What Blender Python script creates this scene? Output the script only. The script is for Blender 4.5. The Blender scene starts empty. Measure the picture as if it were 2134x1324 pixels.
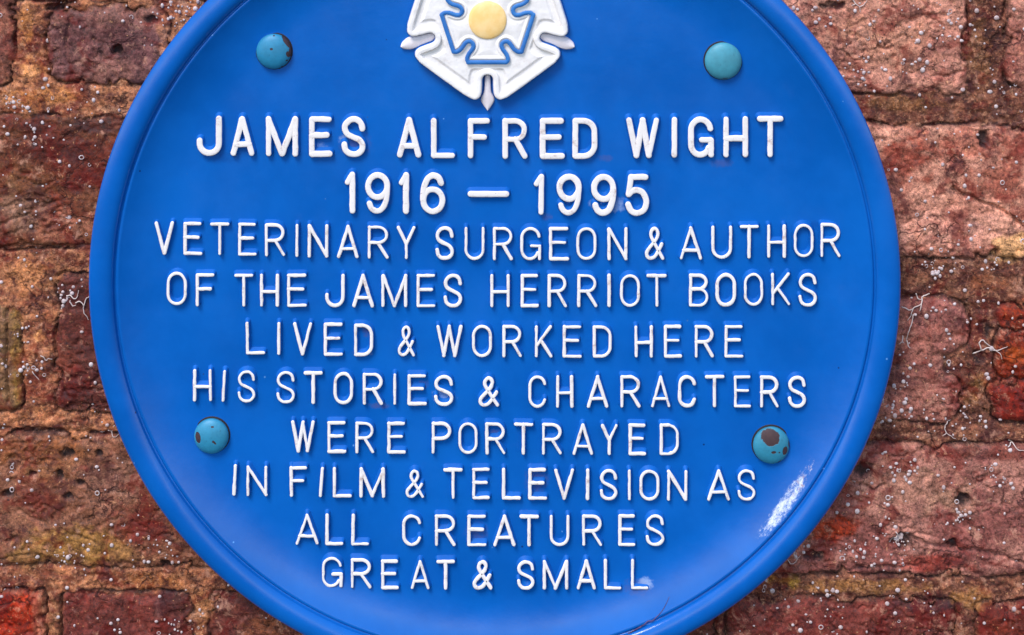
import bpy, bmesh, math, random
import numpy as np

random.seed(7)
S = 0.00025                 # metres per unit of layout (a quarter of a millimetre)
DIST = 3400.0               # camera to plaque face, in layout units
CX, CY = 1067.0, -800.0      # where the camera axis meets the plaque plane
YF = -0.011                 # plaque face plane, 11 mm in front of the brick faces

scene = bpy.context.scene
# ------------------------------------------------------------------ camera
cam_d = bpy.data.cameras.new('camera')
cam = bpy.data.objects.new('camera', cam_d)
scene.collection.objects.link(cam)
cam.location = (0, YF - DIST * S, (662 - CY) * S)
cam.rotation_euler = (math.radians(90), 0, 0)
cam_d.sensor_width = 36
cam_d.lens = 36 * DIST / 2134.0
cam_d.shift_y = -(662 - CY) / 2134.0
cam_d.clip_start = 0.02
cam_d.clip_end = 200
scene.camera = cam
# ------------------------------------------------------------------ light
SUN_EL, SUN_AZ = 54, 32     # elevation, degrees to the left of the wall's normal
w = bpy.data.worlds.new('World'); scene.world = w; w.use_nodes = True
nt = w.node_tree
bg = nt.nodes['Background']
sky = nt.nodes.new('ShaderNodeTexSky')
sky.sky_type = 'NISHITA'; sky.sun_disc = False
sky.sun_elevation = math.radians(SUN_EL)
sky.sun_rotation = math.radians(180 + SUN_AZ)
sky.air_density = 1.0; sky.dust_density = 0.4; sky.ozone_density = 1.0
nt.links.new(sky.outputs[0], bg.inputs[0])
bg.inputs[1].default_value = 0.11
sd = bpy.data.lights.new('sun', 'SUN'); sun = bpy.data.objects.new('sun', sd)
scene.collection.objects.link(sun)
sd.energy = 1.5; sd.angle = math.radians(22); sd.color = (1.0, 0.965, 0.925)
e, a = math.radians(SUN_EL), math.radians(SUN_AZ)
from mathutils import Vector
to_sun = Vector((-math.sin(a) * math.cos(e), -math.cos(a) * math.cos(e), math.sin(e)))
sun.rotation_euler = to_sun.to_track_quat('Z', 'Y').to_euler()
sun.location = to_sun * 3
scene.view_settings.view_transform = 'Standard'
scene.view_settings.look = 'None'
scene.view_settings.exposure = 1.25
scene.view_settings.gamma = 1.0
scene.view_settings.use_curve_mapping = False

# ------------------------------------------------------------------ helpers
def lin(r, g, b):
    f = lambda c: c / 12.92 if c <= 0.04045 else ((c + 0.055) / 1.055) ** 2.4
    return (f(r / 255.0), f(g / 255.0), f(b / 255.0))

def W(px, py, h=0.0):
    """layout point on the plaque plane, h units in front of the face -> world"""
    return ((px - CX0) * S, YF - h * S, (662 - py) * S)
CX0 = 1067.0

def mesh_obj(name, verts, faces, mat, parent=None, origin=None, smooth=True):
    """verts in world metres; the object's origin is put at origin"""
    v = np.asarray(verts, dtype=np.float64)
    if origin is None:
        origin = v.mean(axis=0)
    origin = np.asarray(origin, dtype=np.float64)
    me = bpy.data.meshes.new(name)
    me.from_pydata((v - origin).tolist() if len(v) < 200000 else (v - origin), [], faces if isinstance(faces, np.ndarray) else list(faces))
    bm = bmesh.new(); bm.from_mesh(me); bmesh.ops.recalc_face_normals(bm, faces=bm.faces[:]); bm.to_mesh(me); bm.free()
    me.update()
    if smooth:
        me.polygons.foreach_set('use_smooth', np.ones(len(me.polygons), dtype=bool))
    o = bpy.data.objects.new(name, me)
    scene.collection.objects.link(o)
    if mat is not None:
        me.materials.append(mat)
    o['_o'] = [float(q) for q in origin]
    if parent is not None:
        o.parent = parent
        o.location = origin - np.array(parent['_o'])
    else:
        o.location = origin
    return o

def tag(o, label=None, cat=None, group=None, kind=None):
    for k, v in (('label', label), ('category', cat), ('group', group), ('kind', kind)):
        if v:
            o[k] = v

# numpy noise ------------------------------------------------------
def _hash(ix, iy, seed):
    n = (ix.astype(np.int64) * 374761393 + iy.astype(np.int64) * 668265263 + seed * 974711) & 0xFFFFFFFF
    n = ((n ^ (n >> 13)) * 1274126177) & 0xFFFFFFFF
    n = n ^ (n >> 16)
    return (n & 0xFFFF) / 32767.5 - 1.0

def vnoise(x, y, seed=0):
    ix = np.floor(x); iy = np.floor(y)
    fx = x - ix; fy = y - iy
    ux = fx * fx * fx * (fx * (fx * 6 - 15) + 10); uy = fy * fy * fy * (fy * (fy * 6 - 15) + 10)
    a = _hash(ix, iy, seed); b = _hash(ix + 1, iy, seed)
    c = _hash(ix, iy + 1, seed); d = _hash(ix + 1, iy + 1, seed)
    return (a * (1 - ux) + b * ux) * (1 - uy) + (c * (1 - ux) + d * ux) * uy

def fbm(x, y, seed=0, octv=4, gain=0.5):
    s = 0.0; amp = 1.0; tot = 0.0
    for k in range(octv):
        # rotate every octave so that the lattice does not show
        ca, sa = math.cos(0.6 + k), math.sin(0.6 + k)
        f = 2.03 ** k
        s = s + amp * vnoise((x * ca - y * sa) * f + 13.7 * k, (x * sa + y * ca) * f + 7.1 * k, seed + k)
        tot += amp; amp *= gain
    return s / tot

def sstep(a, b, x):
    t = np.clip((x - a) / (b - a), 0, 1)
    return t * t * (3 - 2 * t)

def seg_dist(x, y, pts):
    d = np.full(np.shape(x), 1e9)
    for (x0, y0), (x1, y1) in zip(pts[:-1], pts[1:]):
        dx, dy = x1 - x0, y1 - y0
        t = np.clip(((x - x0) * dx + (y - y0) * dy) / (dx * dx + dy * dy + 1e-9), 0, 1)
        d = np.minimum(d, np.hypot(x - x0 - t * dx, y - y0 - t * dy))
    return d

# node helpers -----------------------------------------------------
class NT:
    def __init__(self, name):
        self.m = bpy.data.materials.new(name); self.m.use_nodes = True
        self.t = self.m.node_tree; self.t.nodes.clear()
        self.out = self.t.nodes.new('ShaderNodeOutputMaterial')
        self.bsdf = self.t.nodes.new('ShaderNodeBsdfPrincipled')
        self.link(self.bsdf.outputs[0], self.out.inputs[0])
    def link(self, a, b): self.t.links.new(a, b)
    def set(self, k, v):
        i = self.bsdf.inputs[k]
        if hasattr(v, 'is_output'): self.link(v, i)
        else: i.default_value = (*v, 1) if isinstance(v, tuple) and len(v) == 3 else v
    def node(self, typ, **kw):
        n = self.t.nodes.new(typ)
        for k, v in kw.items(): setattr(n, k, v)
        return n
    def put(self, sock, v):
        if hasattr(v, 'is_output'): self.link(v, sock)
        else: sock.default_value = (*v, 1) if isinstance(v, tuple) and len(v) == 3 and sock.type == 'RGBA' else v
    def coord(self): return self.node('ShaderNodeTexCoord').outputs['Object']
    def noise(self, vec, scale, detail=3, rough=0.55, dist=0.0):
        n = self.node('ShaderNodeTexNoise'); self.link(vec, n.inputs['Vector'])
        n.inputs['Scale'].default_value = scale; n.inputs['Detail'].default_value = detail
        n.inputs['Roughness'].default_value = rough; n.inputs['Distortion'].default_value = dist
        return n.outputs['Fac']
    def math(self, op, a, b=0.0, c=0.0, clamp=False):
        n = self.node('ShaderNodeMath', operation=op, use_clamp=clamp)
        for i, v in enumerate((a, b, c)): self.put(n.inputs[i], v)
        return n.outputs[0]
    def ramp(self, v, lo, hi, a=0.0, b=1.0):
        n = self.node('ShaderNodeMapRange'); n.interpolation_type = 'SMOOTHSTEP'
        self.put(n.inputs['Value'], v)
        n.inputs['From Min'].default_value = lo; n.inputs['From Max'].default_value = hi
        n.inputs['To Min'].default_value = a; n.inputs['To Max'].default_value = b
        return n.outputs[0]
    def mix(self, f, a, b, mode='MIX'):
        n = self.node('ShaderNodeMix', data_type='RGBA', blend_type=mode)
        self.put(n.inputs[0], f); self.put(n.inputs[6], a); self.put(n.inputs[7], b)
        return n.outputs[2]
    def bump(self, h, strength, dist):
        n = self.node('ShaderNodeBump'); self.put(n.inputs['Height'], h)
        n.inputs['Strength'].default_value = strength; n.inputs['Distance'].default_value = dist
        self.link(n.outputs[0], self.bsdf.inputs['Normal'])
    def xyz(self, vec):
        n = self.node('ShaderNodeSeparateXYZ'); self.link(vec, n.inputs[0]); return n.outputs

# ------------------------------------------------------------------ materials
def wall_material():
    n = NT('weathered_brick')
    co = n.coord()
    at = n.node('ShaderNodeAttribute', attribute_name='tint'); col = at.outputs['Color']
    am = n.node('ShaderNodeAttribute', attribute_name='mortar'); mor = am.outputs['Fac']
    f1 = n.noise(co, 160, 5, 0.65)
    f2 = n.noise(co, 620, 4, 0.7)
    f3 = n.noise(co, 1700, 2, 0.6)
    f4 = n.noise(co, 60, 4, 0.6, 0.8)
    v = n.math('ADD', n.ramp(f1, 0.25, 0.75, 0.50, 1.12), n.ramp(f2, 0.25, 0.75, -0.32, 0.36))
    v = n.math('MAXIMUM', 0.08, n.math('ADD', v, n.ramp(f3, 0.25, 0.75, -0.2, 0.22)))
    vc = n.node('ShaderNodeCombineXYZ')
    for i in range(3): n.link(v, vc.inputs[i])
    c = n.mix(1.0, col, vc.outputs[0], 'MULTIPLY')
    # red and grey drift in the clay
    c = n.mix(n.ramp(f4, 0.50, 0.66, 0, 0.6), c, lin(108, 36, 32))
    c = n.mix(n.ramp(n.noise(co, 95, 5, 0.7, 0.5), 0.56, 0.72, 0, 0.38), c, lin(150, 124, 122))
    # black grains and pale grains
    g = n.noise(co, 520, 4, 0.6)
    c = n.mix(n.ramp(g, 0.60, 0.70, 0, 0.7), c, lin(44, 20, 24))
    g2 = n.noise(co, 480, 5, 0.65)
    c = n.mix(n.ramp(g2, 0.62, 0.72, 0, 0.6), c, lin(222, 190, 156))
    # crumbs of lime in the mortar, fissures in the clay
    crumb = n.math('MULTIPLY', n.ramp(n.noise(co, 420, 5, 0.7), 0.50, 0.70, 0, 0.42), mor)
    c = n.mix(crumb, c, lin(216, 182, 158))
    c = n.mix(n.math('MULTIPLY', n.ramp(n.noise(co, 330, 5, 0.7), 0.53, 0.66, 0, 0.7), mor), c, lin(76, 40, 40))
    wob = n.node('ShaderNodeTexNoise'); n.link(co, wob.inputs['Vector']); wob.inputs['Scale'].default_value = 150; wob.inputs['Detail'].default_value = 4
    vm = n.node('ShaderNodeVectorMath', operation='MULTIPLY_ADD'); n.link(wob.outputs['Color'], vm.inputs[0]); vm.inputs[1].default_value = (0.016, 0.016, 0.016); n.link(co, vm.inputs[2])
    vo = n.node('ShaderNodeTexVoronoi', feature='DISTANCE_TO_EDGE'); n.link(vm.outputs[0], vo.inputs['Vector']); vo.inputs['Scale'].default_value = 46
    fis = n.math('MULTIPLY', n.ramp(vo.outputs['Distance'], 0.008, 0.035, 1, 0), n.ramp(n.noise(co, 38, 3, 0.6), 0.50, 0.62, 0, 1))
    c = n.mix(n.math('MULTIPLY', fis, 0.6), c, lin(52, 22, 24))
    c = n.mix(n.ramp(n.noise(co, 70, 6, 0.72, 0.6), 0.52, 0.66, 0, 0.62), c, lin(70, 34, 42))
    c = n.mix(n.ramp(n.noise(co, 110, 6, 0.75, 0.4), 0.55, 0.68, 0, 0.55), c, lin(190, 160, 146))
    hs = n.node('ShaderNodeHueSaturation'); hs.inputs['Saturation'].default_value = 1.10; n.link(c, hs.inputs['Color'])
    gm = n.node('ShaderNodeGamma'); gm.inputs['Gamma'].default_value = 1.32; n.link(hs.outputs[0], gm.inputs[0])
    c = n.mix(1.0, gm.outputs[0], (1.56, 1.34, 1.20), 'MULTIPLY')
    n.set('Base Color', c)
    n.set('Roughness', n.ramp(f2, 0.3, 0.7, 0.5, 0.85))
    n.bsdf.inputs['Specular IOR Level'].default_value = 0.35
    hgt = n.math('ADD', n.math('MULTIPLY', f2, 0.5), n.math('MULTIPLY', f3, 0.12))
    hgt = n.math('ADD', hgt, n.math('MULTIPLY', n.math('MULTIPLY', f2, mor), 0.5))
    hgt = n.math('ADD', hgt, n.math('MULTIPLY', n.noise(co, 300, 4, 0.6), 0.4))
    hgt = n.math('SUBTRACT', hgt, n.math('MULTIPLY', fis, 0.5))
    n.bump(hgt, 1.0, 0.0009)
    return n.m

def blue_material(name, rough=0.17, worn=False, spec=0.40, dim=1.0):
    n = NT(name); co = n.coord()
    big = n.ramp(n.noise(co, 16, 5, 0.62), 0.3, 0.7); fine = n.noise(co, 900, 2, 0.5)
    c = n.mix(big, tuple(q * dim for q in BLUE_A), tuple(q * dim for q in BLUE_B))
    c = n.mix(n.ramp(n.noise(co, 55, 5, 0.7), 0.58, 0.8, 0, 0.05), c, lin(90, 120, 190))
    r = n.ramp(n.noise(co, 40, 4, 0.6), 0.3, 0.7, rough - 0.05, rough + 0.08)
    if worn:
        x, _, z = n.xyz(co)
        # scuffed streak on the cove by the lower bolt: paint rubbed through to white primer and a little rust
        px, py = 1643.0, 1027.0
        cx, cz = (px - PC[0]) * S, (PC[1] - py) * S
        ang = math.atan2((960 - 1110), (1698 - 1596)) * -1
        ca, sa = math.cos(ang), math.sin(ang)
        dx = n.math('SUBTRACT', x, cx); dz = n.math('SUBTRACT', z, cz)
        u = n.math('ADD', n.math('MULTIPLY', dx, ca), n.math('MULTIPLY', dz, sa))
        v = n.math('SUBTRACT', n.math('MULTIPLY', dz, ca), n.math('MULTIPLY', dx, sa))
        # follow the curve of the rim a little
        v = n.math('ADD', v, n.math('MULTIPLY', n.math('MULTIPLY', u, u), -2.4))
        e1 = n.math('DIVIDE', u, 112 * S); e2 = n.math('DIVIDE', v, 17 * S)
        rr = n.math('ADD', n.math('MULTIPLY', e1, e1), n.math('MULTIPLY', e2, e2))
        body = n.ramp(rr, 0.0, 1.0, 0.26, 0.0)
        body = n.math('ADD', body, n.ramp(u, -90 * S, 60 * S, 0.10, -0.02))
        cb = n.node('ShaderNodeCombineXYZ'); n.link(n.math('MULTIPLY', u, 0.42), cb.inputs[0]); n.link(v, cb.inputs[1])
        mask = n.math('ADD', body, n.math('MULTIPLY', n.math('SUBTRACT', n.noise(cb.outputs[0], 360, 8, 0.85), 0.5), 1.5))
        mask = n.ramp(mask, 0.12, 0.42, 0, 1)
        mask = n.math('MULTIPLY', mask, n.ramp(rr, 0.9, 1.15, 1, 0))
        c = n.mix(n.math('MULTIPLY', mask, 0.85), c, lin(226, 230, 238))
        rust = n.math('MULTIPLY', n.ramp(n.noise(co, 420, 5, 0.7), 0.49, 0.58, 0, 0.85), mask)
        rust = n.math('MULTIPLY', rust, n.ramp(u, -10 * S, 40 * S, 0.15, 1))
        c = n.mix(rust, c, lin(150, 84, 56))
        r = n.math('ADD', r, n.math('MULTIPLY', mask, 0.2))
        # grime rubbed into the face beside some letters, and smears of stray white
        for sx_, sy_, srx, sry, sc_, sk in STAINS:
            ddx = n.math('DIVIDE', n.math('SUBTRACT', x, (sx_ - PC[0]) * S), srx * S); ddz = n.math('DIVIDE', n.math('SUBTRACT', z, (PC[1] - sy_) * S), sry * S)
            r2 = n.math('ADD', n.math('MULTIPLY', ddx, ddx), n.math('MULTIPLY', ddz, ddz))
            mk = n.ramp(n.math('ADD', r2, n.math('MULTIPLY', n.math('SUBTRACT', n.noise(co, 330, 5, 0.75), 0.5), 4.2)), -0.3, 1.3, sk * 0.8, 0)
            c = n.mix(mk, c, lin(*sc_))
        # hairline chips and pinholes
        vo = n.node('ShaderNodeTexVoronoi'); n.link(co, vo.inputs['Vector']); vo.inputs['Scale'].default_value = 62
        pin = n.ramp(vo.outputs['Distance'], 0.022, 0.04, 0.8, 0.0)
        c = n.mix(pin, c, n.mix(n.ramp(n.noise(co, 21, 1), 0.45, 0.55), lin(18, 28, 70), lin(110, 170, 230)))
    n.set('Base Color', c); n.set('Roughness', r)
    n.bsdf.inputs['Specular IOR Level'].default_value = spec
    n.bump(n.math('ADD', n.noise(co, 120, 3, 0.5), n.math('MULTIPLY', fine, 0.16)), 0.08, 0.0012)
    return n.m

def white_material(name, base=(236, 227, 224), grime=0.62):
    n = NT(name); co = n.coord()
    c = n.mix(n.ramp(n.noise(co, 70, 4, 0.6), 0.4, 0.75, 0, 0.5), lin(*base), lin(*[q * 0.92 for q in base]))
    c = n.mix(n.ramp(n.noise(co, 150, 5, 0.75), 0.54, 0.72, 0, grime), c, lin(166, 128, 118))
    c = n.mix(n.ramp(n.noise(co, 420, 3, 0.6), 0.66, 0.74, 0, grime * 0.7), c, lin(96, 84, 96))
    n.set('Base Color', c); n.set('Roughness', 0.42)
    n.bump(n.noise(co, 260, 4, 0.6), 0.2, 0.0006)
    return n.m

def plain(name, c1, c2, rough, scale=120, bump=0.2, spec=0.5):
    n = NT(name); co = n.coord()
    n.set('Base Color', n.mix(n.ramp(n.noise(co, scale, 4, 0.6), 0.3, 0.7), lin(*c1), lin(*c2)))
    n.set('Roughness', rough); n.bsdf.inputs['Specular IOR Level'].default_value = spec
    n.bump(n.noise(co, scale * 3, 3, 0.6), bump, 0.0006)
    return n.m

_G, _W, _D = (96, 80, 110), (176, 196, 228), (20, 30, 96)
STAINS = [(742, 300, 34, 26, _G, 0.5), (716, 292, 12, 10, _W, 0.5), (664, 306, 20, 10, _W, 0.35), (1285, 426, 24, 16, _W, 0.5), (1240, 424, 14, 10, _W, 0.5), (1172, 424, 14, 10, _G, 0.5),
    (764, 690, 11, 13, _G, 0.6), (752, 738, 22, 6, _G, 0.5), (757, 735, 18, 7, _W, 0.5), (925, 826, 26, 14, _W, 0.5), (880, 802, 14, 10, _G, 0.6), (790, 846, 24, 7, _G, 0.5), (1024, 836, 18, 12, _G, 0.5),
    (1118, 1000, 26, 30, _G, 0.5), (1106, 984, 6, 14, _W, 0.6), (1032, 904, 16, 10, _G, 0.6), (992, 1110, 24, 26, _G, 0.45), (1345, 1212, 16, 13, _W, 0.7), (1326, 1222, 30, 18, _G, 0.35),
    (1504, 340, 26, 10, _G, 0.35), (1470, 300, 14, 20, _W, 0.25), (1140, 452, 12, 8, _G, 0.4), (800, 420, 16, 16, _G, 0.4), (1262, 330, 20, 8, _G, 0.3), (1700, 470, 30, 10, _D, 0.3), (460, 330, 40, 12, _D, 0.3), ]
BLUE_A, BLUE_B = (0.0026, 0.092, 0.385), (0.0044, 0.120, 0.475)
PC = (1031.3, 577.8)        # plaque centre in layout units
M_wall = wall_material()
M_blue = blue_material('blue_gloss_paint', worn=True)
M_flank = blue_material('blue_letter_paint', rough=0.42, spec=0.22, dim=0.95)
M_white = white_material('white_enamel')
M_rose = white_material('rose_enamel', (236, 229, 226), 0.2)
M_sepal = white_material('sepal_enamel', (222, 212, 216), 0.2)
M_trim = plain('rose_outline_blue', (38, 100, 172), (52, 118, 188), 0.4)
M_yellow = plain('yellow_enamel', (245, 196, 116), (252, 214, 152), 0.45, 110)
M_speck = plain('pale_speck', (236, 218, 218), (192, 164, 162), 0.25, 300, 0.1, 0.7)
_b = M_speck.node_tree.nodes['Principled BSDF'] if 'Principled BSDF' in M_speck.node_tree.nodes else [q for q in M_speck.node_tree.nodes if q.type == 'BSDF_PRINCIPLED'][0]
_b.inputs['Transmission Weight'].default_value = 0.3; _b.inputs['IOR'].default_value = 1.3
M_thread = plain('pale_thread', (214, 196, 190), (190, 166, 160), 0.55, 200)
M_crack = plain('crack_brown', (52, 30, 60), (96, 70, 110), 0.7, 300)
M_gap = plain('bolt_gap', (22, 14, 20), (34, 22, 26), 0.8)

# ------------------------------------------------------------------ brick wall
ST = 24.0                          # bricks stand this far behind the plaque face
K_WALL = (DIST + ST) / DIST
def tilt(x): return 0.0112 * (x - 100)
# x0, x1, y0, y1 (courses before the tilt), corner, lift, two colours
A_, B_, C_, D_, E_ = (-88, 178), (242, 520), (584, 862), (908, 1180), (1234, 1506)
BR = [
    (-420, 24, *A_, 26, -2, (128, 88, 82), (150, 110, 98)),
    (94, 352, 14, 176, 44, 0, (140, 108, 102), (122, 92, 92)),
    (-420, 560, -300, 2, 14, -5, (140, 84, 70), (120, 66, 56)),
    (430, 900, *A_, 20, 0, (130, 90, 80), (150, 110, 98)),
    (960, 1490, *A_, 20, 0, (130, 90, 80), (150, 110, 98)),
    (1556, 2016, *A_, 26, 1, (190, 152, 140), (168, 128, 120)),
    (2097, 2560, -88, 158, 24, 2, (186, 146, 136), (166, 124, 114)),
    (-320, 420, *B_, 16, 0, (112, 62, 50), (128, 92, 74)),
    (480, 1000, *B_, 16, 0, (120, 70, 60), (140, 100, 84)),
    (1060, 1640, *B_, 16, 0, (120, 70, 60), (140, 100, 84)),
    (1704, 2420, *B_, 12, 3, (198, 160, 146), (174, 132, 120)),
    (-420, 44, 636, 862, 22, 1, (140, 116, 92), (118, 92, 80)),
    (116, 620, 578, 862, 22, -2, (92, 54, 54), (112, 72, 66)),
    (690, 1200, *C_, 20, 0, (120, 70, 60), (140, 100, 84)),
    (1250, 1690, *C_, 20, 0, (120, 70, 60), (140, 100, 84)),
    (1740, 2024, 602, 724, 56, 1, (172, 130, 120), (150, 110, 106)),
    (1700, 1972, 660, 862, 34, 0, (162, 122, 114), (144, 106, 100)),
    (1740, 2008, 762, 862, 36, 1, (162, 122, 114), (142, 102, 98)),
    (2076, 2520, 614, 768, 26, 2, (148, 80, 56), (132, 70, 54)),
    (2062, 2520, 770, 862, 30, 2, (132, 62, 52), (118, 54, 48)),
    (-240, 520, *D_, 14, 1, (136, 102, 86), (150, 116, 100)),
    (580, 1080, *D_, 14, 0, (136, 102, 86), (150, 116, 100)),
    (1130, 1520, *D_, 14, 0, (136, 102, 86), (150, 116, 100)),
    (1580, 2420, *D_, 14, 0, (144, 104, 100), (170, 134, 126)),
    (-260, 93, *E_, 10, 3, (156, 82, 60), (176, 124, 106)),
    (129, 398, *E_, 16, -3, (124, 76, 70), (104, 66, 62)),
    (436, 900, *E_, 16, -3, (104, 66, 60), (122, 80, 72)),
    (960, 1494, *E_, 16, -2, (104, 66, 60), (122, 80, 72)),
    (1516, 1994, *E_, 14, -2, (130, 82, 76), (112, 66, 62)),
    (2036, 2600, *E_, 14, -1, (124, 68, 56), (112, 62, 54)),
]
_r = random.Random(3)
for yy in (-1030, -700, -420 + 40):           # courses above the frame
    x = -1700 + _r.uniform(-200, 100)
    while x < 3900:
        L = _r.choice((500, 500, 270)) + _r.uniform(-20, 20)
        t = _r.uniform(-14, 14)
        if yy > -500 and x < 560 and x + L > -420:
            x += L + 60; continue
        BR.append((x, x + L, yy, yy + 272 if yy < -500 else -160, 18, _r.uniform(-3, 3), (132 + t, 84 + t, 72 + t), (150 + t, 108 + t, 96 + t)))
        x += L + 58
for yy in (1560, 1888, 2216):                 # and below it
    x = -1700 + _r.uniform(-200, 100)
    while x < 3900:
        L = _r.choice((500, 500, 270)) + _r.uniform(-20, 20); t = _r.uniform(-14, 14)
        BR.append((x, x + L, yy, yy + 272, 18, _r.uniform(-3, 3), (132 + t, 84 + t, 72 + t), (150 + t, 108 + t, 96 + t)))
        x += L + 58
for (y0, y1) in (A_, B_, C_, D_, E_):         # and to either side
    for x0, dirn in ((-480, -1), (2640, 1)):
        x = x0
        for k in range(3):
            L = _r.choice((500, 270)); t = _r.uniform(-14, 14)
            a0, a1 = (x - L, x) if dirn < 0 else (x, x + L)
            BR.append((a0, a1, y0, y1, 18, _r.uniform(-3, 3), (132 + t, 84 + t, 72 + t), (150 + t, 108 + t, 96 + t)))
            x += dirn * (L + 58)

CRACKS = [  # polyline, depth, width
    ([(1985, 392), (2040, 420), (2090, 440), (2140, 476)], 12, 3.2),
    ([(1893, 1116), (1930, 1134), (1968, 1142), (2051, 1150), (2100, 1166), (2160, 1180)], 13, 3.4),
    ([(1772, 1006), (1800, 1014), (1822, 1020), (1840, 1012)], 9, 2.6),
    ([(1640, 1205), (1720, 1196), (1800, 1186), (1910, 1180)], 8, 2.6),
    ([(14, 648), (13, 720), (14, 790), (17, 838)], 10, 2.4),
    ([(148, 34), (138, 90), (144, 140), (160, 172)], 6, 4.0),
    ([(38, 1064), (62, 1078), (92, 1090)], 6, 2.2),
    ([(126, 1100), (160, 1120), (200, 1136)], 5, 2.2),
    ([(2090, 684), (2120, 690), (2160, 688)], 9, 2.4),
    ([(1830, 96), (1846, 100), (1858, 98)], 7, 2.4),
    ([(1940, 160), (1975, 156), (2010, 150)], 7, 2.6),
    ([(60, 1262), (74, 1300), (80, 1340)], 5, 2.0),
    ([(0, 516), (60, 512), (120, 514), (200, 512)], 7, 2.8),
    ([(0, 470), (70, 440), (120, 418)], 5, 3.0),
    ([(0, 898), (80, 896), (160, 902), (230, 904)], 8, 2.6),
    ([(1290, 1298), (1310, 1310)], 5, 2.0),
]
PITS = [(244, 104, 10, 11, 16), (140, 946, 15, 11, 14), (207, 944, 8, 9, 8), (125, 990, 7, 10, 10), (70, 988, 9, 7, 6), (169, 1007, 10, 8, 9),
        (17, 1030, 13, 10, 12), (142, 1035, 10, 8, 12), (1736, 12, 26, 9, 9), (2010, 1042, 16, 14, 12), (1880, 1128, 24, 18, 10), (1985, 1134, 14, 10, 9),
        (1696, 1158, 26, 10, 8), (2050, 292, 12, 18, 9), (1800, 980, 20, 16, 6), (115, 17, 26, 10, 16), (315, 42, 14, 9, 8), (2052, 690, 16, 18, 6), (2044, 748, 16, 14, 8)]
PATCH = [  # x, y, rx, ry, colour, strength
    (170, 1136, 120, 40, (158, 130, 84), 0.75), (60, 1165, 50, 22, (148, 122, 80), 0.5), (260, 1150, 40, 30, (160, 132, 92), 0.6),
    (20, 1290, 70, 60, (160, 70, 48), 0.8), (85, 1290, 16, 70, (206, 160, 140), 0.6),
    (1890, 330, 60, 50, (130, 58, 46), 0.65), (1990, 300, 130, 30, (150, 90, 78), 0.5), (2080, 380, 60, 40, (156, 98, 86), 0.5),
    (1990, 480, 120, 50, (216, 176, 164), 0.7), (2110, 515, 50, 36, (214, 182, 140), 0.7),
    (1735, 1100, 50, 26, (166, 78, 48), 0.75), (1940, 1178, 90, 18, (158, 88, 78), 0.7), (1900, 1010, 110, 60, (170, 140, 126), 0.5),
    (1990, 1045, 50, 30, (176, 150, 134), 0.5), (2010, 945, 120, 16, (110, 56, 46), 0.6), (1960, 1260, 90, 18, (66, 40, 50), 0.7), (1640, 1290, 130, 50, (140, 88, 84), 0.5),
    (30, 440, 80, 50, (150, 126, 112), 0.7), (130, 470, 60, 40, (170, 128, 112), 0.6), (100, 300, 90, 50, (92, 42, 38), 0.6), (60, 380, 70, 40, (134, 104, 78), 0.5),
    (200, 260, 90, 20, (74, 42, 44), 0.6), (230, 1010, 80, 60, (156, 124, 112), 0.6), (60, 940, 90, 30, (134, 88, 62), 0.6), (270, 980, 60, 40, (146, 116, 104), 0.6),
    (100, 960, 90, 60, (142, 104, 74), 0.5), (290, 1100, 60, 60, (120, 62, 58), 0.7), (140, 810, 60, 40, (104, 42, 34), 0.7), (130, 750, 30, 60, (130, 84, 70), 0.5), (120, 610, 60, 30, (74, 42, 44), 0.6),
    (36, 760, 14, 110, (164, 138, 84), 0.6), (80, 705, 16, 12, (214, 178, 134), 0.9), (60, 150, 30, 30, (214, 170, 130), 0.8), (54, 60, 14, 60, (196, 150, 104), 0.6),
    (100, 205, 120, 22, (196, 150, 108), 0.7), (230, 232, 50, 9, (214, 176, 150), 0.8), (70, 580, 70, 40, (190, 146, 112), 0.6), (60, 870, 60, 24, (196, 150, 118), 0.5),
    (360, 70, 40, 60, (200, 156, 128), 0.7), (1700, 905, 120, 14, (160, 118, 88), 0.5), (2060, 590, 50, 20, (152, 108, 82), 0.5), (1790, 1225, 140, 16, (160, 128, 88), 0.6), (1640, 1214, 40, 12, (176, 150, 84), 0.7), (2030, 1250, 40, 24, (180, 144, 100), 0.6),
    (2040, 120, 26, 90, (134, 104, 76), 0.5), (1870, 215, 90, 20, (150, 118, 84), 0.5), (2030, 810, 26, 40, (140, 112, 66), 0.5), (330, 1215, 90, 20, (160, 118, 80), 0.6), (420, 1270, 24, 60, (160, 124, 92), 0.6),
    (100, 1270, 22, 60, (150, 120, 96), 0.6), (2110, 800, 50, 60, (134, 58, 44), 0.5), (2110, 650, 50, 30, (144, 76, 54), 0.5), (2110, 740, 40, 26, (168, 104, 64), 0.6),
    (560, 1310, 60, 20, (150, 110, 84), 0.5), (470, 1300, 30, 40, (92, 56, 54), 0.5), (1720, 60, 60, 70, (184, 146, 130), 0.5), (1850, 100, 120, 60, (182, 146, 128), 0.5),
]

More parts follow.
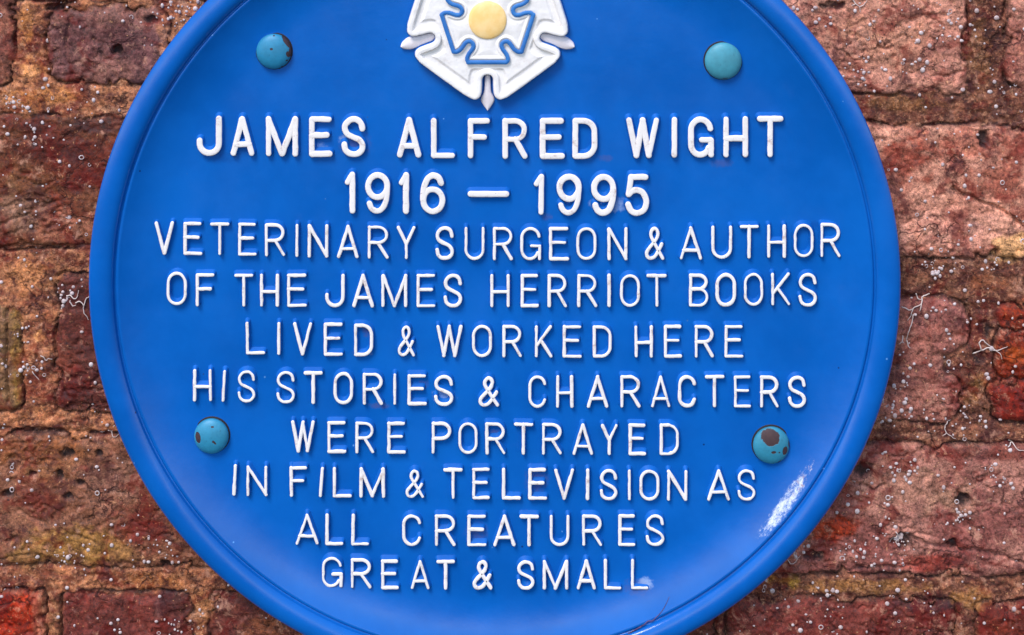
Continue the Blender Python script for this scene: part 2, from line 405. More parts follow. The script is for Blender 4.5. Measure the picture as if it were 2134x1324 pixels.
def wall_fields(x, y):
    """height, mortar mask and tint at layout points x, y"""
    yt = y - tilt(x)
    wx = x + 6 * fbm(x / 60, y / 60, 11, 3) + 4.5 * fbm(x / 17, y / 17, 12, 2)
    wy = yt + 7 * fbm(x / 75, y / 60, 21, 3) + 4.0 * fbm(x / 15, y / 15, 22, 2)
    d = np.full(x.shape, 1e9); idx = np.zeros(x.shape, dtype=np.int32)
    for k, b in enumerate(BR):
        x0, x1, y0, y1, r = b[:5]
        qx = np.abs(wx - (x0 + x1) / 2) - (x1 - x0) / 2 + r
        qy = np.abs(wy - (y0 + y1) / 2) - (y1 - y0) / 2 + r
        dd = np.hypot(np.maximum(qx, 0), np.maximum(qy, 0)) + np.minimum(np.maximum(qx, qy), 0) - r
        m = dd < d
        d = np.where(m, dd, d); idx[m] = k
    chip = np.maximum(0, fbm(x / 34, y / 34, 31, 3) - 0.22)
    d = d + 46 * chip * sstep(-40, 0, d)
    lift = np.array([b[5] for b in BR])[idx]
    brick = sstep(2, -9, d)
    f30 = fbm(x / 42, y / 36, 41, 4); f8 = fbm(x / 10, y / 10, 42, 3)
    ridg = np.abs(fbm(x / 50, y / 28, 43, 4))
    hb = lift + 3.2 * f30 + 1.5 * f8 - 5.0 * sstep(0.10, 0.0, ridg) * sstep(-0.1, 0.4, fbm(x / 110, y / 90, 44, 2)) - 3.5 * sstep(-22, 0, d)
    lum = fbm(x / 120, y / 90, 51, 3)
    mdep = -6.0 + 4.5 * lum
    hm = mdep + 3.4 * fbm(x / 22, y / 14, 52, 4) + 2.2 * fbm(x / 6.5, y / 6.5, 53, 2)
    h = hm * (1 - brick) + hb * brick
    gap = np.exp(-((d - 2.5) / 2.3) ** 2) * sstep(-0.6, 0.05, fbm(x / 70, y / 70, 61, 2))
    h = h - 13.0 * gap
    flake = fbm(x / 26, y / 20, 62, 3)
    h = h - 3.0 * sstep(0.30, 0.36, flake) * brick
    dark = np.zeros(x.shape)
    for pts, dep, wd in CRACKS:
        xs = [p[0] for p in pts]; ys = [p[1] for p in pts]
        m = (x > min(xs) - 40) & (x < max(xs) + 40) & (y > min(ys) - 40) & (y < max(ys) + 40)
        if m.any():
            jx = x[m] + 4 * fbm(x[m] / 14, y[m] / 14, 71, 2); jy = y[m] + 5 * fbm(x[m] / 16, y[m] / 16, 72, 2)
            g = np.exp(-(seg_dist(jx, jy, pts) / wd) ** 2)
            h[m] -= dep * g
    for px, py, rx, ry, dep in PITS:
        m = (np.abs(x - px) < 3 * rx) & (np.abs(y - py) < 3 * ry)
        if m.any():
            rr = np.hypot((x[m] - px) / rx, (y[m] - py) / ry) + 0.35 * fbm(x[m] / 9, y[m] / 9, 81, 2)
            g = sstep(1.15, 0.75, rr)
            h[m] -= dep * g
            dark[m] = np.maximum(dark[m], g)
    # colour
    c1 = np.array([lin(*b[6]) for b in BR]); c2 = np.array([lin(*b[7]) for b in BR])
    t = sstep(-0.35, 0.35, fbm(x / 80, y / 60, 91, 4))[..., None]
    col = c1[idx] * (1 - t) + c2[idx] * t
    side = sstep(700, 1500, x)[..., None]
    t2 = sstep(-0.4, 0.4, fbm(x / 30, y / 22, 92, 4))[..., None]
    mc = (np.array(lin(180, 138, 112)) * (1 - t2) + np.array(lin(122, 80, 66)) * t2) * (1 - side) + (np.array(lin(144, 108, 92)) * (1 - t2) + np.array(lin(104, 70, 62)) * t2) * side
    bm = sstep(5, -7, d + 13 * fbm(x / 24, y / 18, 131, 4) * sstep(-0.5, 0.3, fbm(x / 130, y / 100, 132, 2)))[..., None]
    col = mc * (1 - bm) + col * bm
    for px, py, rx, ry, c, s in PATCH:
        m = (np.abs(x - px) < 1.7 * rx) & (np.abs(y - py) < 1.7 * ry)
        if m.any():
            rr = np.hypot((x[m] - px) / rx, (y[m] - py) / ry) + 0.75 * fbm(x[m] / 26, y[m] / 22, 101, 4)
            g = (s * sstep(1.15, 0.55, rr))[..., None]
            col[m] = col[m] * (1 - g) + np.array(lin(*c)) * g
    # crevice shade between brick and mortar, painted into the tint along the arrises
    ed = (np.exp(-((d - 1.5) / 3.6) ** 2) * sstep(-0.5, 0.15, fbm(x / 48, y / 40, 111, 3)) * 0.85)[..., None]
    col = col * (1 - ed) + np.array(lin(48, 20, 22)) * ed
    dk = (dark * 0.85)[..., None]
    col = col * (1 - dk) + np.array(lin(44, 34, 38)) * dk
    return h, 1 - bm[..., 0], col

def wall_world(x, y, h):
    X = (CX + (x - CX) * K_WALL - CX0) * S
    Z = (662 - (CY + (y - CY) * K_WALL)) * S
    return X, YF + (ST - h) * S, Z

def graded(lo, a, b, hi, fine, coarse):
    return np.concatenate([np.arange(lo, a, coarse), np.arange(a, b, fine), np.arange(b, hi + 1, coarse)])

def build_wall():
    gx = graded(-1300, -70, 2204, 3450, 3.0, 14.0)
    gy = graded(-900, -70, 1394, 2250, 3.0, 14.0)
    x, y = np.meshgrid(gx, gy)
    h, mo, col = wall_fields(x, y)
    X, Y, Z = wall_world(x, y, h)
    v = np.stack([X, Y, Z], -1).reshape(-1, 3)
    ny, nx = x.shape
    i = np.arange(ny * nx).reshape(ny, nx)
    f = np.stack([i[:-1, :-1], i[1:, :-1], i[1:, 1:], i[:-1, 1:]], -1).reshape(-1, 4)
    # the wall's own thickness: a back and four edges
    bx0, bx1, bz0, bz1 = X.min(), X.max(), Z.min(), Z.max()
    n0 = len(v)
    ring = np.concatenate([i[0, :], i[1:, -1], i[-1, -2::-1], i[-2:0:-1, 0]])
    back = v[ring].copy(); back[:, 1] = 0.10
    v = np.concatenate([v, back])
    nb = len(ring); bi = n0 + np.arange(nb)
    side = np.stack([ring, np.roll(ring, -1), np.roll(bi, -1), bi], -1)
    f = np.concatenate([f, side])
    me = bpy.data.meshes.new('brick_wall')
    nv, nf = len(v), len(f)
    me.vertices.add(nv); me.vertices.foreach_set('co', v.astype(np.float32).ravel())
    me.loops.add(nf * 4 + nb); me.loops.foreach_set('vertex_index', np.concatenate([f.ravel(), bi[::-1]]).astype(np.int32))
    me.polygons.add(nf + 1)
    me.polygons.foreach_set('loop_start', np.concatenate([np.arange(nf) * 4, [nf * 4]]).astype(np.int32))
    me.update(calc_edges=True); me.validate()
    me.polygons.foreach_set('use_smooth', np.ones(len(me.polygons), dtype=bool))
    ca = me.attributes.new('tint', 'FLOAT_COLOR', 'POINT')
    c4 = np.ones((nv, 4), dtype=np.float32) * 0.2
    c4[:n0, :3] = col.reshape(-1, 3); ca.data.foreach_set('color', c4.ravel())
    ma = me.attributes.new('mortar', 'FLOAT', 'POINT')
    m1 = np.zeros(nv, dtype=np.float32); m1[:n0] = mo.ravel(); ma.data.foreach_set('value', m1)
    me.materials.append(M_wall)
    o = bpy.data.objects.new('brick_wall', me); scene.collection.objects.link(o)
    tag(o, 'old weathered red and purple brick wall with crumbling tan mortar behind the plaque', 'wall', None, 'structure')
    return o
wall = build_wall()

# ------------------------------------------------------------------ plaque body
plaque = bpy.data.objects.new('plaque', None); scene.collection.objects.link(plaque)
plaque.empty_display_size = 0.05
po = np.array(W(*PC)); plaque.location = po; plaque['_o'] = [float(q) for q in po]
tag(plaque, 'round blue cast plaque with raised white lettering and a white rose, bolted to brick', 'plaque')

CH = 27.0
RK = 0.9950             # the rim stands nearer to the viewer than the face, so it is a little smaller than it looks
def cove(r):            # height of the face at radius r
    t = np.clip((r / RK - 668) / (786 - 668), 0, 1)
    return CH * t ** 2.2

OVAL = 0.983           # the casting is a shade wider than it is high
def lathe(prof, seg, centre, inner_cap=False, ky=1.0):
    """prof: (r, h) from inside out"""
    v, f = [], []
    for (r, h) in prof:
        for k in range(seg):
            t = 2 * math.pi * k / seg
            v.append(W(centre[0] + r * math.cos(t), centre[1] - r * ky * math.sin(t), h))
    for j in range(len(prof) - 1):
        for k in range(seg):
            k2 = (k + 1) % seg
            f.append((j * seg + k, (j + 1) * seg + k, (j + 1) * seg + k2, j * seg + k2))
    if inner_cap:
        v.append(W(centre[0], centre[1], prof[0][1])); c = len(v) - 1
        for k in range(seg):
            f.append((c, k, (k + 1) % seg))
    return v, f

prof = [(40 * k, 0.0) for k in range(1, 16)] + [(620, 0), (650, 0)] + [(r, float(cove(r * RK))) for r in np.linspace(668, 786, 26)]
prof += [(786.8, CH - 1.0)]
v, f = lathe([(a * RK, b) for a, b in prof], 480, PC, True, OVAL)
mesh_obj('face_plate', v, f, M_blue, plaque, po)
roll = [(786.8, CH - 1.0), (788.0, CH - 2.6), (789.2, CH - 3.8), (790.8, CH - 3.8), (792.0, CH - 2.6), (793.0, CH - 0.4)]
for k in range(1, 25):                                    # the rolled lip
    t = math.pi * (1 - k / 24.0 * 1.06)
    rr = 818 + 25.5 * math.cos(t); hh = CH - 1 + 14.0 * math.sin(t) if t > 0 else CH - 1 + 26 * t
    roll.append((rr, hh))
roll += [(843.8, 16), (842.5, 4), (840, -6), (836, -16), (832, -32)]
v, f = lathe([(a * RK, b) for a, b in roll], 480, PC, False, OVAL)
mesh_obj('rim', v, f, M_blue, plaque, po)

# ------------------------------------------------------------------ lettering
def arc(cx, cy, rx, ry, a0, a1, n=12):
    return [(cx + rx * math.cos(math.radians(a0 + (a1 - a0) * k / n)), cy + ry * math.sin(math.radians(a0 + (a1 - a0) * k / n))) for k in range(n + 1)]

def crom(pts, n=5):
    P = [pts[0]] + list(pts) + [pts[-1]]; out = []
    for i in range(1, len(P) - 2):
        p0, p1, p2, p3 = P[i - 1], P[i], P[i + 1], P[i + 2]
        for k in range(n):
            t = k / n
            out.append(tuple(0.5 * (2 * p1[j] + (p2[j] - p0[j]) * t + (2 * p0[j] - 5 * p1[j] + 4 * p2[j] - p3[j]) * t * t + (3 * p1[j] - p0[j] - 3 * p2[j] + p3[j]) * t ** 3) for j in (0, 1)))
    out.append(pts[-1]); return out

def glyph(ch, w, h):
    """centre lines in a w x h box, y up; list of (points, closed)"""
    sc = lambda pts: [(x * w, y * h) for x, y in pts]
    L = lambda *p: (sc(p), False)
    if ch == 'A': return [L((0, 0), (.5, 1)), L((.5, 1), (1, 0)), L((.13, .26), (.87, .26))]
    if ch == 'B': return [L((0, 0), (0, 1)), (sc([(0, 1), (.5, 1)] + arc(.5, .77, .44, .23, 90, -90) + [(0, .54)]), False), (sc([(0, .54), (.52, .54)] + arc(.52, .27, .48, .27, 90, -90) + [(0, 0)]), False)]
    if ch == 'C': return [(sc(arc(.5, .7, .5, .3, 12, 180) + arc(.5, .3, .5, .3, 180, 345)), False)]
    if ch == 'D': return [L((0, 0), (0, 1)), (sc([(0, 1), (.42, 1)] + arc(.42, .68, .58, .32, 90, 0) + arc(.42, .32, .58, .32, 0, -90) + [(0, 0)]), False)]
    if ch == 'E': return [L((0, 0), (0, 1)), L((0, 1), (.95, 1)), L((0, .54), (.84, .54)), L((0, 0), (1, 0))]
    if ch == 'F': return [L((0, 0), (0, 1)), L((0, 1), (1, 1)), L((0, .54), (.84, .54))]
    if ch == 'G': return [(sc(arc(.5, .7, .47, .3, 8, 180) + arc(.47, .3, .44, .3, 180, 340)), False), L((1, 0), (1, .42)), L((1, .42), (.55, .42))]
    if ch == 'H': return [L((0, 0), (0, 1)), L((1, 0), (1, 1)), L((0, .46), (1, .46))]
    if ch == 'I': return [L((0, 0), (1, 1)) if w > 2.5 else L((.5, 0), (.5, 1))]
    if ch == 'J': return [(sc([(1, 1)] + arc(.5, .28, .5, .28, 0, -172) + [(0, .36)]), False)]
    if ch == 'K': return [L((0, 0), (0, 1)), L((.96, 1), (.03, .36)), L((.3, .55), (1, 0))]
    if ch == 'L': return [L((0, 1), (0, 0)), L((0, 0), (1, 0))]
    if ch == 'M': return [L((0, 0), (0, 1)), L((0, 1), (.5, 0)), L((.5, 0), (1, 1)), L((1, 1), (1, 0))]
    if ch == 'N': return [L((0, 0), (0, 1)), L((0, 1), (1, 0)), L((1, 0), (1, 1))]
    if ch == 'O': return [(sc(arc(.5, .68, .5, .32, 0, 180)[:-1] + [(0, .68)] + arc(.5, .32, .5, .32, 180, 360)), True)]
    if ch == 'P': return [L((0, 0), (0, 1)), (sc([(0, 1), (.5, 1)] + arc(.5, .74, .5, .26, 90, -90) + [(0, .48)]), False)]
    if ch == 'R': return [L((0, 0), (0, 1)), (sc([(0, 1), (.5, 1)] + arc(.5, .74, .47, .26, 90, -90) + [(0, .48)]), False), L((.5, .48), (1, 0))]
    if ch == 'S': return [(crom(sc([(.97, .73), (.9, .89), (.72, .98), (.5, 1), (.26, .96), (.07, .84), (.05, .7), (.18, .58), (.5, .49), (.82, .4), (.98, .27), (.95, .13), (.76, .025), (.5, 0), (.26, .03), (.08, .13), (.02, .28)]), 3), False)]
    if ch == 'T': return [L((0, 1), (1, 1)), L((.5, 1), (.5, 0))]
    if ch == 'U': return [(sc([(0, 1)] + arc(.5, .3, .5, .3, 180, 360) + [(1, 1)]), False)]
    if ch == 'V': return [L((0, 1), (.5, 0)), L((.5, 0), (1, 1))]
    if ch == 'W': return [L((0, 1), (.27, 0)), L((.27, 0), (.5, 1)), L((.5, 1), (.73, 0)), L((.73, 0), (1, 1))]
    if ch == 'Y': return [L((0, 1), (.5, .45)), L((1, 1), (.5, .45)), L((.5, .45), (.5, 0))]
    if ch == '&': return [(crom(sc([(1, 0), (.72, .28), (.42, .58), (.28, .76), (.32, .92), (.5, 1), (.66, .93), (.7, .78), (.55, .6), (.2, .36), (.02, .2), (.06, .06), (.26, 0), (.52, .07), (.76, .28), (.94, .48)]), 4), False)]
    if ch == '1': return [L((1, 1), (1, 0)), L((0, .80), (1, 1))]
    if ch == '9' or ch == '6':
        loop = arc(.5, .31, .5, .31, 0, 360, 28)[:-1]
        tail = crom([(.93, .79), (.8, .94), (.52, 1), (.24, .92), (.06, .7), (0, .45), (0, .31)], 5)
        if ch == '9':
            loop = [(1 - x, 1 - y) for x, y in loop]; tail = [(1 - x, 1 - y) for x, y in tail]
        return [(sc(loop), True), (sc(tail), False)]
    if ch == '5': return [L((.2, 1), (.95, 1)), L((.2, 1), (.06, .52)), (crom(sc([(.06, .52), (.24, .61), (.5, .64), (.8, .57), (1, .34), (.88, .1), (.52, 0), (.2, .06), (.03, .24)]), 5), False)]
    if ch == '-': return [L((0, .5), (1, .5))]
    raise KeyError(ch)

def resample(pts, closed, step):
    p = [np.array(q, float) for q in pts]
    if closed: p = p + [p[0]]
    out = []
    for a, b in zip(p[:-1], p[1:]):
        n = max(1, int(round(np.linalg.norm(b - a) / step)))
        if np.linalg.norm(b - a) < 1e-6: continue
        for k in range(n): out.append(a + (b - a) * k / n)
    if not closed: out.append(p[-1])
    return np.array(out)

class Acc:
    def __init__(self): self.v = []; self.f = []
    def add(self, v, f):
        o = len(self.v); self.v.extend(v); self.f.extend([tuple(i + o for i in q) for q in f])

def sweep(acc, pts, closed, prof, to_world, wob=0.0, seed=0, lift=0.0):
    """prof: [(half width, height, up shift)] from the foot to the crown"""
    p = resample(pts, closed, 4.0)
    n = len(p)
    if closed: t = np.roll(p, -1, 0) - np.roll(p, 1, 0)
    else: t = np.gradient(p, axis=0)
    t /= np.linalg.norm(t, axis=1)[:, None] + 1e-9
    nr = np.stack([-t[:, 1], t[:, 0]], 1)
    s = np.arange(n)
    wl = 1 + wob * vnoise(s / 2.3 + seed * 3.1, s * 0 + 0.5, seed); wr = 1 + wob * vnoise(s / 2.3 + seed * 5.3, s * 0 + 4.5, seed + 1)
    v, f = [], []
    CAPN = 5
    if closed:
        rows = []
        for sgn, order in ((1, prof), (-1, prof[::-1])):
            for hw, h, up in order:
                wv = wl if sgn > 0 else wr
                q = p + nr * (sgn * hw * wv)[:, None]
                rows.append([(a, b + up, h + lift) for a, b in q])
        m = len(rows)
        for r in rows: v += [to_world(*q) for q in r]
        for j in range(m - 1):
            for k in range(n):
                k2 = (k + 1) % n
                f.append((j * n + k, j * n + k2, (j + 1) * n + k2, (j + 1) * n + k))
    else:
        loops = []
        for hw, h, up in prof:
            left = p + nr * (hw * wl)[:, None]; right = p - nr * (hw * wr)[:, None]
            a1 = math.atan2(nr[-1, 1], nr[-1, 0]); a0 = math.atan2(-nr[0, 1], -nr[0, 0])
            cap1 = [p[-1] + hw * np.array((math.cos(a1 - math.pi * k / (CAPN + 1)), math.sin(a1 - math.pi * k / (CAPN + 1)))) for k in range(1, CAPN + 1)]
            cap0 = [p[0] + hw * np.array((math.cos(a0 - math.pi * k / (CAPN + 1)), math.sin(a0 - math.pi * k / (CAPN + 1)))) for k in range(1, CAPN + 1)]
            lp = list(left) + cap1 + list(right[::-1]) + cap0
            loops.append([(q[0], q[1] + up, h + lift) for q in lp])
        m = len(loops[0])
        for lp in loops: v += [to_world(*q) for q in lp]
        for j in range(len(loops) - 1):
            for k in range(m):
                k2 = (k + 1) % m
                f.append((j * m + k, (j + 1) * m + k, (j + 1) * m + k2, j * m + k2))
        b = (len(loops) - 1) * m
        for k in range(n - 1):                       # crown
            f.append((b + k, b + 2 * n + CAPN - 1 - k, b + 2 * n + CAPN - 2 - k, b + k + 1))
        f.append(tuple(b + k for k in range(n - 1, n + CAPN + 1)))
        f.append(tuple([b + k for k in range(2 * n + CAPN - 1, 2 * n + 2 * CAPN)] + [b]))
    acc.add(v, f)

H_L = 10.0
KL = 1 - H_L / DIST
ROWS = [
 # bold, [(word kind, [(char, left, right), ...]), ...], [(x, top, bottom), ...]
 (True, [('word', [('J', 410, 462), ('A', 480, 530), ('M', 554, 621), ('E', 644, 693), ('S', 711, 762)]),
         ('word', [('A', 827, 878), ('L', 898, 949), ('F', 975, 1021), ('R', 1047, 1100), ('E', 1125, 1177), ('D', 1193, 1245)]),
         ('word', [('W', 1305, 1374), ('I', 1399, 1412), ('G', 1433, 1488), ('H', 1507, 1559), ('T', 1578, 1633)])],
  [(410, 242, 325.5), (736, 243.5, 328), (1020, 247, 332), (1245, 246.5, 332), (1440, 244, 329.5), (1633, 242, 328.5)]),
 (True, [('year', [('1', 718, 740), ('9', 761, 813), ('1', 831, 852), ('6', 876, 928)]), ('dash', [('-', 975, 1061)]),
         ('year', [('1', 1112, 1134), ('9', 1160, 1212), ('9', 1232, 1284), ('5', 1302, 1353)])],
  [(718, 359, 445.5), (1017, 362, 448.5), (1352, 364, 451)]),
 (False, [('word', [('V', 322, 362), ('E', 382, 421), ('T', 438, 478), ('E', 496, 535), ('R', 552, 594), ('I', 615, 623), ('N', 641.5, 684), ('A', 702.5, 747), ('R', 766, 810), ('Y', 827, 866)]),
          ('word', [('S', 907, 946), ('U', 968, 1010), ('R', 1027, 1069), ('G', 1083, 1128), ('E', 1144.5, 1185.5), ('O', 1201, 1243.5), ('N', 1266, 1308)]), ('ampersand', [('&', 1344, 1384.5)]),
          ('word', [('A', 1416.5, 1463.5), ('U', 1482.5, 1526), ('T', 1541.5, 1581.5), ('H', 1599, 1638.5), ('O', 1654, 1696), ('R', 1710, 1752)])],
  [(322, 462, 531), (500, 465, 533.5), (684, 468.5, 538), (865, 472.5, 541.5), (1020, 473.5, 543.5), (1308, 474.5, 543), (1440, 472, 542), (1560, 470, 539), (1752, 465, 536.5)]),
 (False, [('word', [('O', 347, 389.5), ('F', 408, 446)]), ('word', [('T', 487.5, 527.5), ('H', 541.5, 581), ('E', 598, 640)]), ('word', [('J', 678, 718), ('A', 734, 779), ('M', 795, 848.5), ('E', 868, 908), ('S', 924, 963.5)]),
          ('word', [('H', 1022, 1062), ('E', 1085, 1123), ('R', 1141, 1181.5), ('R', 1203, 1244.5), ('I', 1266, 1273), ('O', 1292, 1334), ('T', 1348, 1389.5)]), ('word', [('B', 1436, 1477), ('O', 1491.5, 1534), ('O', 1550, 1591), ('K', 1607, 1647.5), ('S', 1663.5, 1703)])],
  [(347, 566, 636.5), (430, 571, 639.5), (700, 572, 641), (1040, 572, 641.5), (1380, 572, 640.5), (1480, 571, 640), (1630, 568.5, 637.5), (1703, 570.5, 641)]),
 (False, [('word', [('L', 512, 552.5), ('I', 577.5, 584.5), ('V', 610.5, 650.5), ('E', 675, 715), ('D', 738, 777.5)]), ('ampersand', [('&', 828, 865)]),
          ('word', [('W', 909, 963.5), ('O', 983.5, 1025.5), ('R', 1047, 1087.5), ('K', 1114.5, 1152), ('E', 1173, 1213), ('D', 1235.5, 1275)]), ('word', [('H', 1322.5, 1361), ('E', 1384, 1421.5), ('R', 1447.5, 1488), ('E', 1510, 1549.5)])],
  [(512, 671, 739.5), (690, 673.5, 742.5), (850, 679, 744), (960, 677.5, 745.5), (1255, 679, 746.5), (1549, 678, 746)]),
 (False, [('word', [('H', 402, 441.5), ('I', 461.5, 471), ('S', 494, 532.5)]), ('word', [('S', 575, 615), ('T', 633, 672), ('O', 695, 736), ('R', 756, 798.5), ('I', 818.5, 826), ('E', 849.5, 889.5), ('S', 904, 945)]),
          ('ampersand', [('&', 997, 1040)]), ('word', [('C', 1101, 1139), ('H', 1159, 1195), ('A', 1223, 1268), ('R', 1293, 1335), ('A', 1356, 1397.5), ('C', 1413, 1451), ('T', 1469, 1509.5), ('E', 1529.5, 1566), ('R', 1584, 1623), ('S', 1642, 1680)])],
  [(402, 770, 837), (600, 774, 842), (800, 778, 844.5), (1000, 786, 848), (1120, 783, 851), (1500, 783, 850), (1680, 784.5, 851)]),
 (False, [('word', [('W', 607, 655.5), ('E', 682, 721.5), ('R', 740, 780), ('E', 807, 845.5)]), ('word', [('P', 899.5, 940.5), ('O', 955, 995.5), ('R', 1011.5, 1053.5), ('T', 1071, 1111), ('R', 1129.5, 1171.5), ('A', 1193, 1236), ('Y', 1252, 1287.5), ('E', 1310, 1347), ('D', 1375, 1415)])],
  [(607, 877, 943.5), (760, 879.5, 945.5), (975, 880.5, 947.5), (1270, 884, 949.5), (1415, 883.5, 949.5)]),
 (False, [('word', [('I', 484, 494), ('N', 513.5, 557.5)]), ('word', [('F', 603.5, 639.5), ('I', 664, 675), ('L', 693.5, 733), ('M', 749.5, 802)]), ('ampersand', [('&', 844.5, 884)]),
          ('word', [('T', 924, 964), ('E', 984, 1021.5), ('L', 1046.5, 1086), ('E', 1101, 1140), ('V', 1155, 1196), ('I', 1221, 1228), ('S', 1249.5, 1287), ('I', 1308, 1315.5), ('O', 1332.5, 1374.5), ('N', 1390.5, 1432.5)]), ('word', [('A', 1474.5, 1521.5), ('S', 1536, 1575)])],
  [(484, 969, 1034), (620, 973, 1036.5), (780, 975, 1038), (864, 979, 1039), (1000, 976, 1041.5), (1200, 978, 1043), (1430, 980.5, 1045), (1575, 978.5, 1044.5)]),
 (False, [('word', [('A', 615.5, 664), ('L', 678, 715.5), ('L', 732.5, 769)]), ('word', [('C', 838, 878), ('R', 906, 949.5), ('E', 974, 1013.5), ('A', 1028, 1074), ('T', 1083, 1122.5), ('U', 1145.5, 1187), ('R', 1213, 1255), ('E', 1288.5, 1324.5), ('S', 1345, 1385)])],
  [(615, 1071, 1136), (860, 1073, 1139), (1100, 1074, 1139.5), (1385, 1073, 1139)]),
 (False, [('word', [('G', 669, 714), ('R', 731, 774), ('E', 794, 830.5), ('A', 855.5, 895.5), ('T', 909.5, 948.5)]), ('ampersand', [('&', 985, 1026)]), ('word', [('S', 1077, 1114), ('M', 1131.5, 1184), ('A', 1202, 1241.5), ('L', 1259, 1295), ('L', 1315, 1352)])],
  [(669, 1160, 1224.5), (810, 1167.5, 1229), (1100, 1169, 1230), (1352, 1165, 1229)]),
]
LINE_LABEL = ['first and boldest line of white capitals, under the rose', 'bold white line of two years joined by a dash', 'widest line of thin white capitals, under the years',
              'fourth line of thin white capitals', 'thin white line centred at the middle of the plaque', 'thin white line just above the two lower bolts', 'thin white line level with the two lower bolts',
              'thin white line just below the two lower bolts', 'second line of white capitals from the bottom', 'bottom line of white capitals']
ls = 0
for ri, (bold, words, ctl) in enumerate(ROWS):
    cxs = [c[0] for c in ctl]; tps = [c[1] for c in ctl]; bts = [c[2] for c in ctl]
    tt = 5.2 if bold else 2.55                    # half width of the crown
    blue = Acc(); done = []
    prof_b = [(tt + (5.0 if bold else 4.4), -0.6, 2.0), (tt + (4.0 if bold else 3.5), 0.8, 1.8), (tt + 1.2, H_L - 2.2, 0.3), (tt + 0.2, H_L - 0.6, 0.0), (tt * 0.5, H_L - 0.3, 0.0)]
    prof_w = [(tt + 0.75, H_L - 2.2, 0.1), (tt + 0.75, H_L - 0.7, 0.0), (tt * 0.9, H_L + 0.1, 0.0), (tt * 0.4, H_L + 0.25, 0.0)]
    hwid = tt + 0.75
    for kind, chars in words:
        wh = Acc()
        for ch, l, r in chars:
            ls += 1
            xm = (l + r) / 2
            top = float(np.interp(xm, cxs, tps)) ; bot = float(np.interp(xm, cxs, bts))
            gw, gh = r - l - 2 * hwid, bot - top - 2 * hwid
            if ch == 'I': gw = max(0.5, gw)
            x0, y0 = l + hwid, bot - hwid
            jr = random.Random(ls)
            tw = lambda X, Y, Hh: W(CX + (x0 + X - CX) * KL, CY + (y0 - Y - CY) * KL, Hh)
            for si, (pts, closed) in enumerate(glyph(ch, gw, gh)):
                # cast by hand: every stroke sits a touch off true
                if not closed and len(pts) == 2:
                    pts = [(a + jr.uniform(-.5, .5), b + jr.uniform(-.5, .5)) for a, b in pts]
                sweep(blue, pts, closed, prof_b, tw, 0.03, ls + si, 0.05 * si)
                wb = jr.uniform(0.05, 0.13) if bold else jr.uniform(0.10, 0.26)
                k = jr.uniform(.93, 1.07) if bold else jr.uniform(.84, 1.12)
                sweep(wh, pts, closed, [(a * k, b, c) for a, b, c in prof_w], tw, wb, 100 + ls + si, 0.07 * si)
        done.append((kind, wh))
    line = mesh_obj('text_line', blue.v, blue.f, M_flank, plaque)
    line['label'] = LINE_LABEL[ri]
    for kind, wh in done:
        mesh_obj(kind, wh.v, wh.f, M_white, line)

# ------------------------------------------------------------------ rose
RC = np.array((1016.3, 37.6))
def petal_loop(tpl, step=1.6, off=0):
    """tpl: (along, aside) points from a notch outwards, mirrored; five times round"""
    pts = []
    for k in range(5):
        a = math.radians(-90 + 72 * k + off)
        ax = np.array((math.cos(a), math.sin(a))); la = np.array((-math.sin(a), math.cos(a)))
        for (r, l) in [(r, -l) for r, l in tpl[::-1]] + tpl[1:]:
            pts.append(tuple(ax * r + la * l))
    return crom(pts + [pts[0]], 5)
outer = petal_loop([(115, 0), (117.5, 7), (124, 10.6), (140, 11.4), (154, 12.6), (163, 17), (167, 26), (164, 36), (155, 52)])
inner = petal_loop([(56, 0), (58.5, 6.5), (66, 9.5), (80, 9.5), (90, 13), (93, 19), (90, 24)], off=36)

def sdf(x, y, loop):
    d = seg_dist(x, y, loop); ins = np.zeros(x.shape, dtype=bool)
    for (x0, y0), (x1, y1) in zip(loop[:-1], loop[1:]):
        c = ((y0 > y) != (y1 > y)) & (x < (x1 - x0) * (y - y0) / (y1 - y0 + 1e-12) + x0)
        ins ^= c
    return np.where(ins, -d, d)

rose = bpy.data.objects.new('rose_emblem', None); scene.collection.objects.link(rose)
ro = np.array(W(*RC)); rose['_o'] = [float(q) for q in ro]
rose.parent = plaque; rose.location = ro - po; rose.empty_display_size = 0.02

g = np.arange(-176, 176.1, 0.9)
gx, gy = np.meshgrid(g, g)
do = sdf(gx, gy, outer); di = sdf(gx, gy, inner)
HB = 14.0
def tube(d, c, r): return np.sqrt(np.maximum(0, 1 - ((d - c) / r) ** 2))
rad = np.hypot(gx, gy)
h_out = np.where(do > -3, HB * sstep(2.4, -2.2, do), HB)
h_out = h_out + 5.0 * tube(do, -6.5, 7.0)                         # rolled edge
h_out = h_out + 1.5 * sstep(-8, -14, do) - 3.8 * sstep(-12, -15, do) * sstep(13, 19, di) * sstep(-31, -24, do)   # dished petal, rising to the heart
h_out = h_out + 0.5 * fbm(gx / 14, gy / 14, 5, 3)
h_in = HB + 2.5 + 3.0 * sstep(-6, -26, di) * 0.6 + 0.5 * fbm(gx / 16, gy / 16, 6, 3) + 2.4 * sstep(-13, -8, di) * sstep(-3, -7, di)
h_tr = HB + 2.0 + 6.0 * tube(di, 0, 7.2)

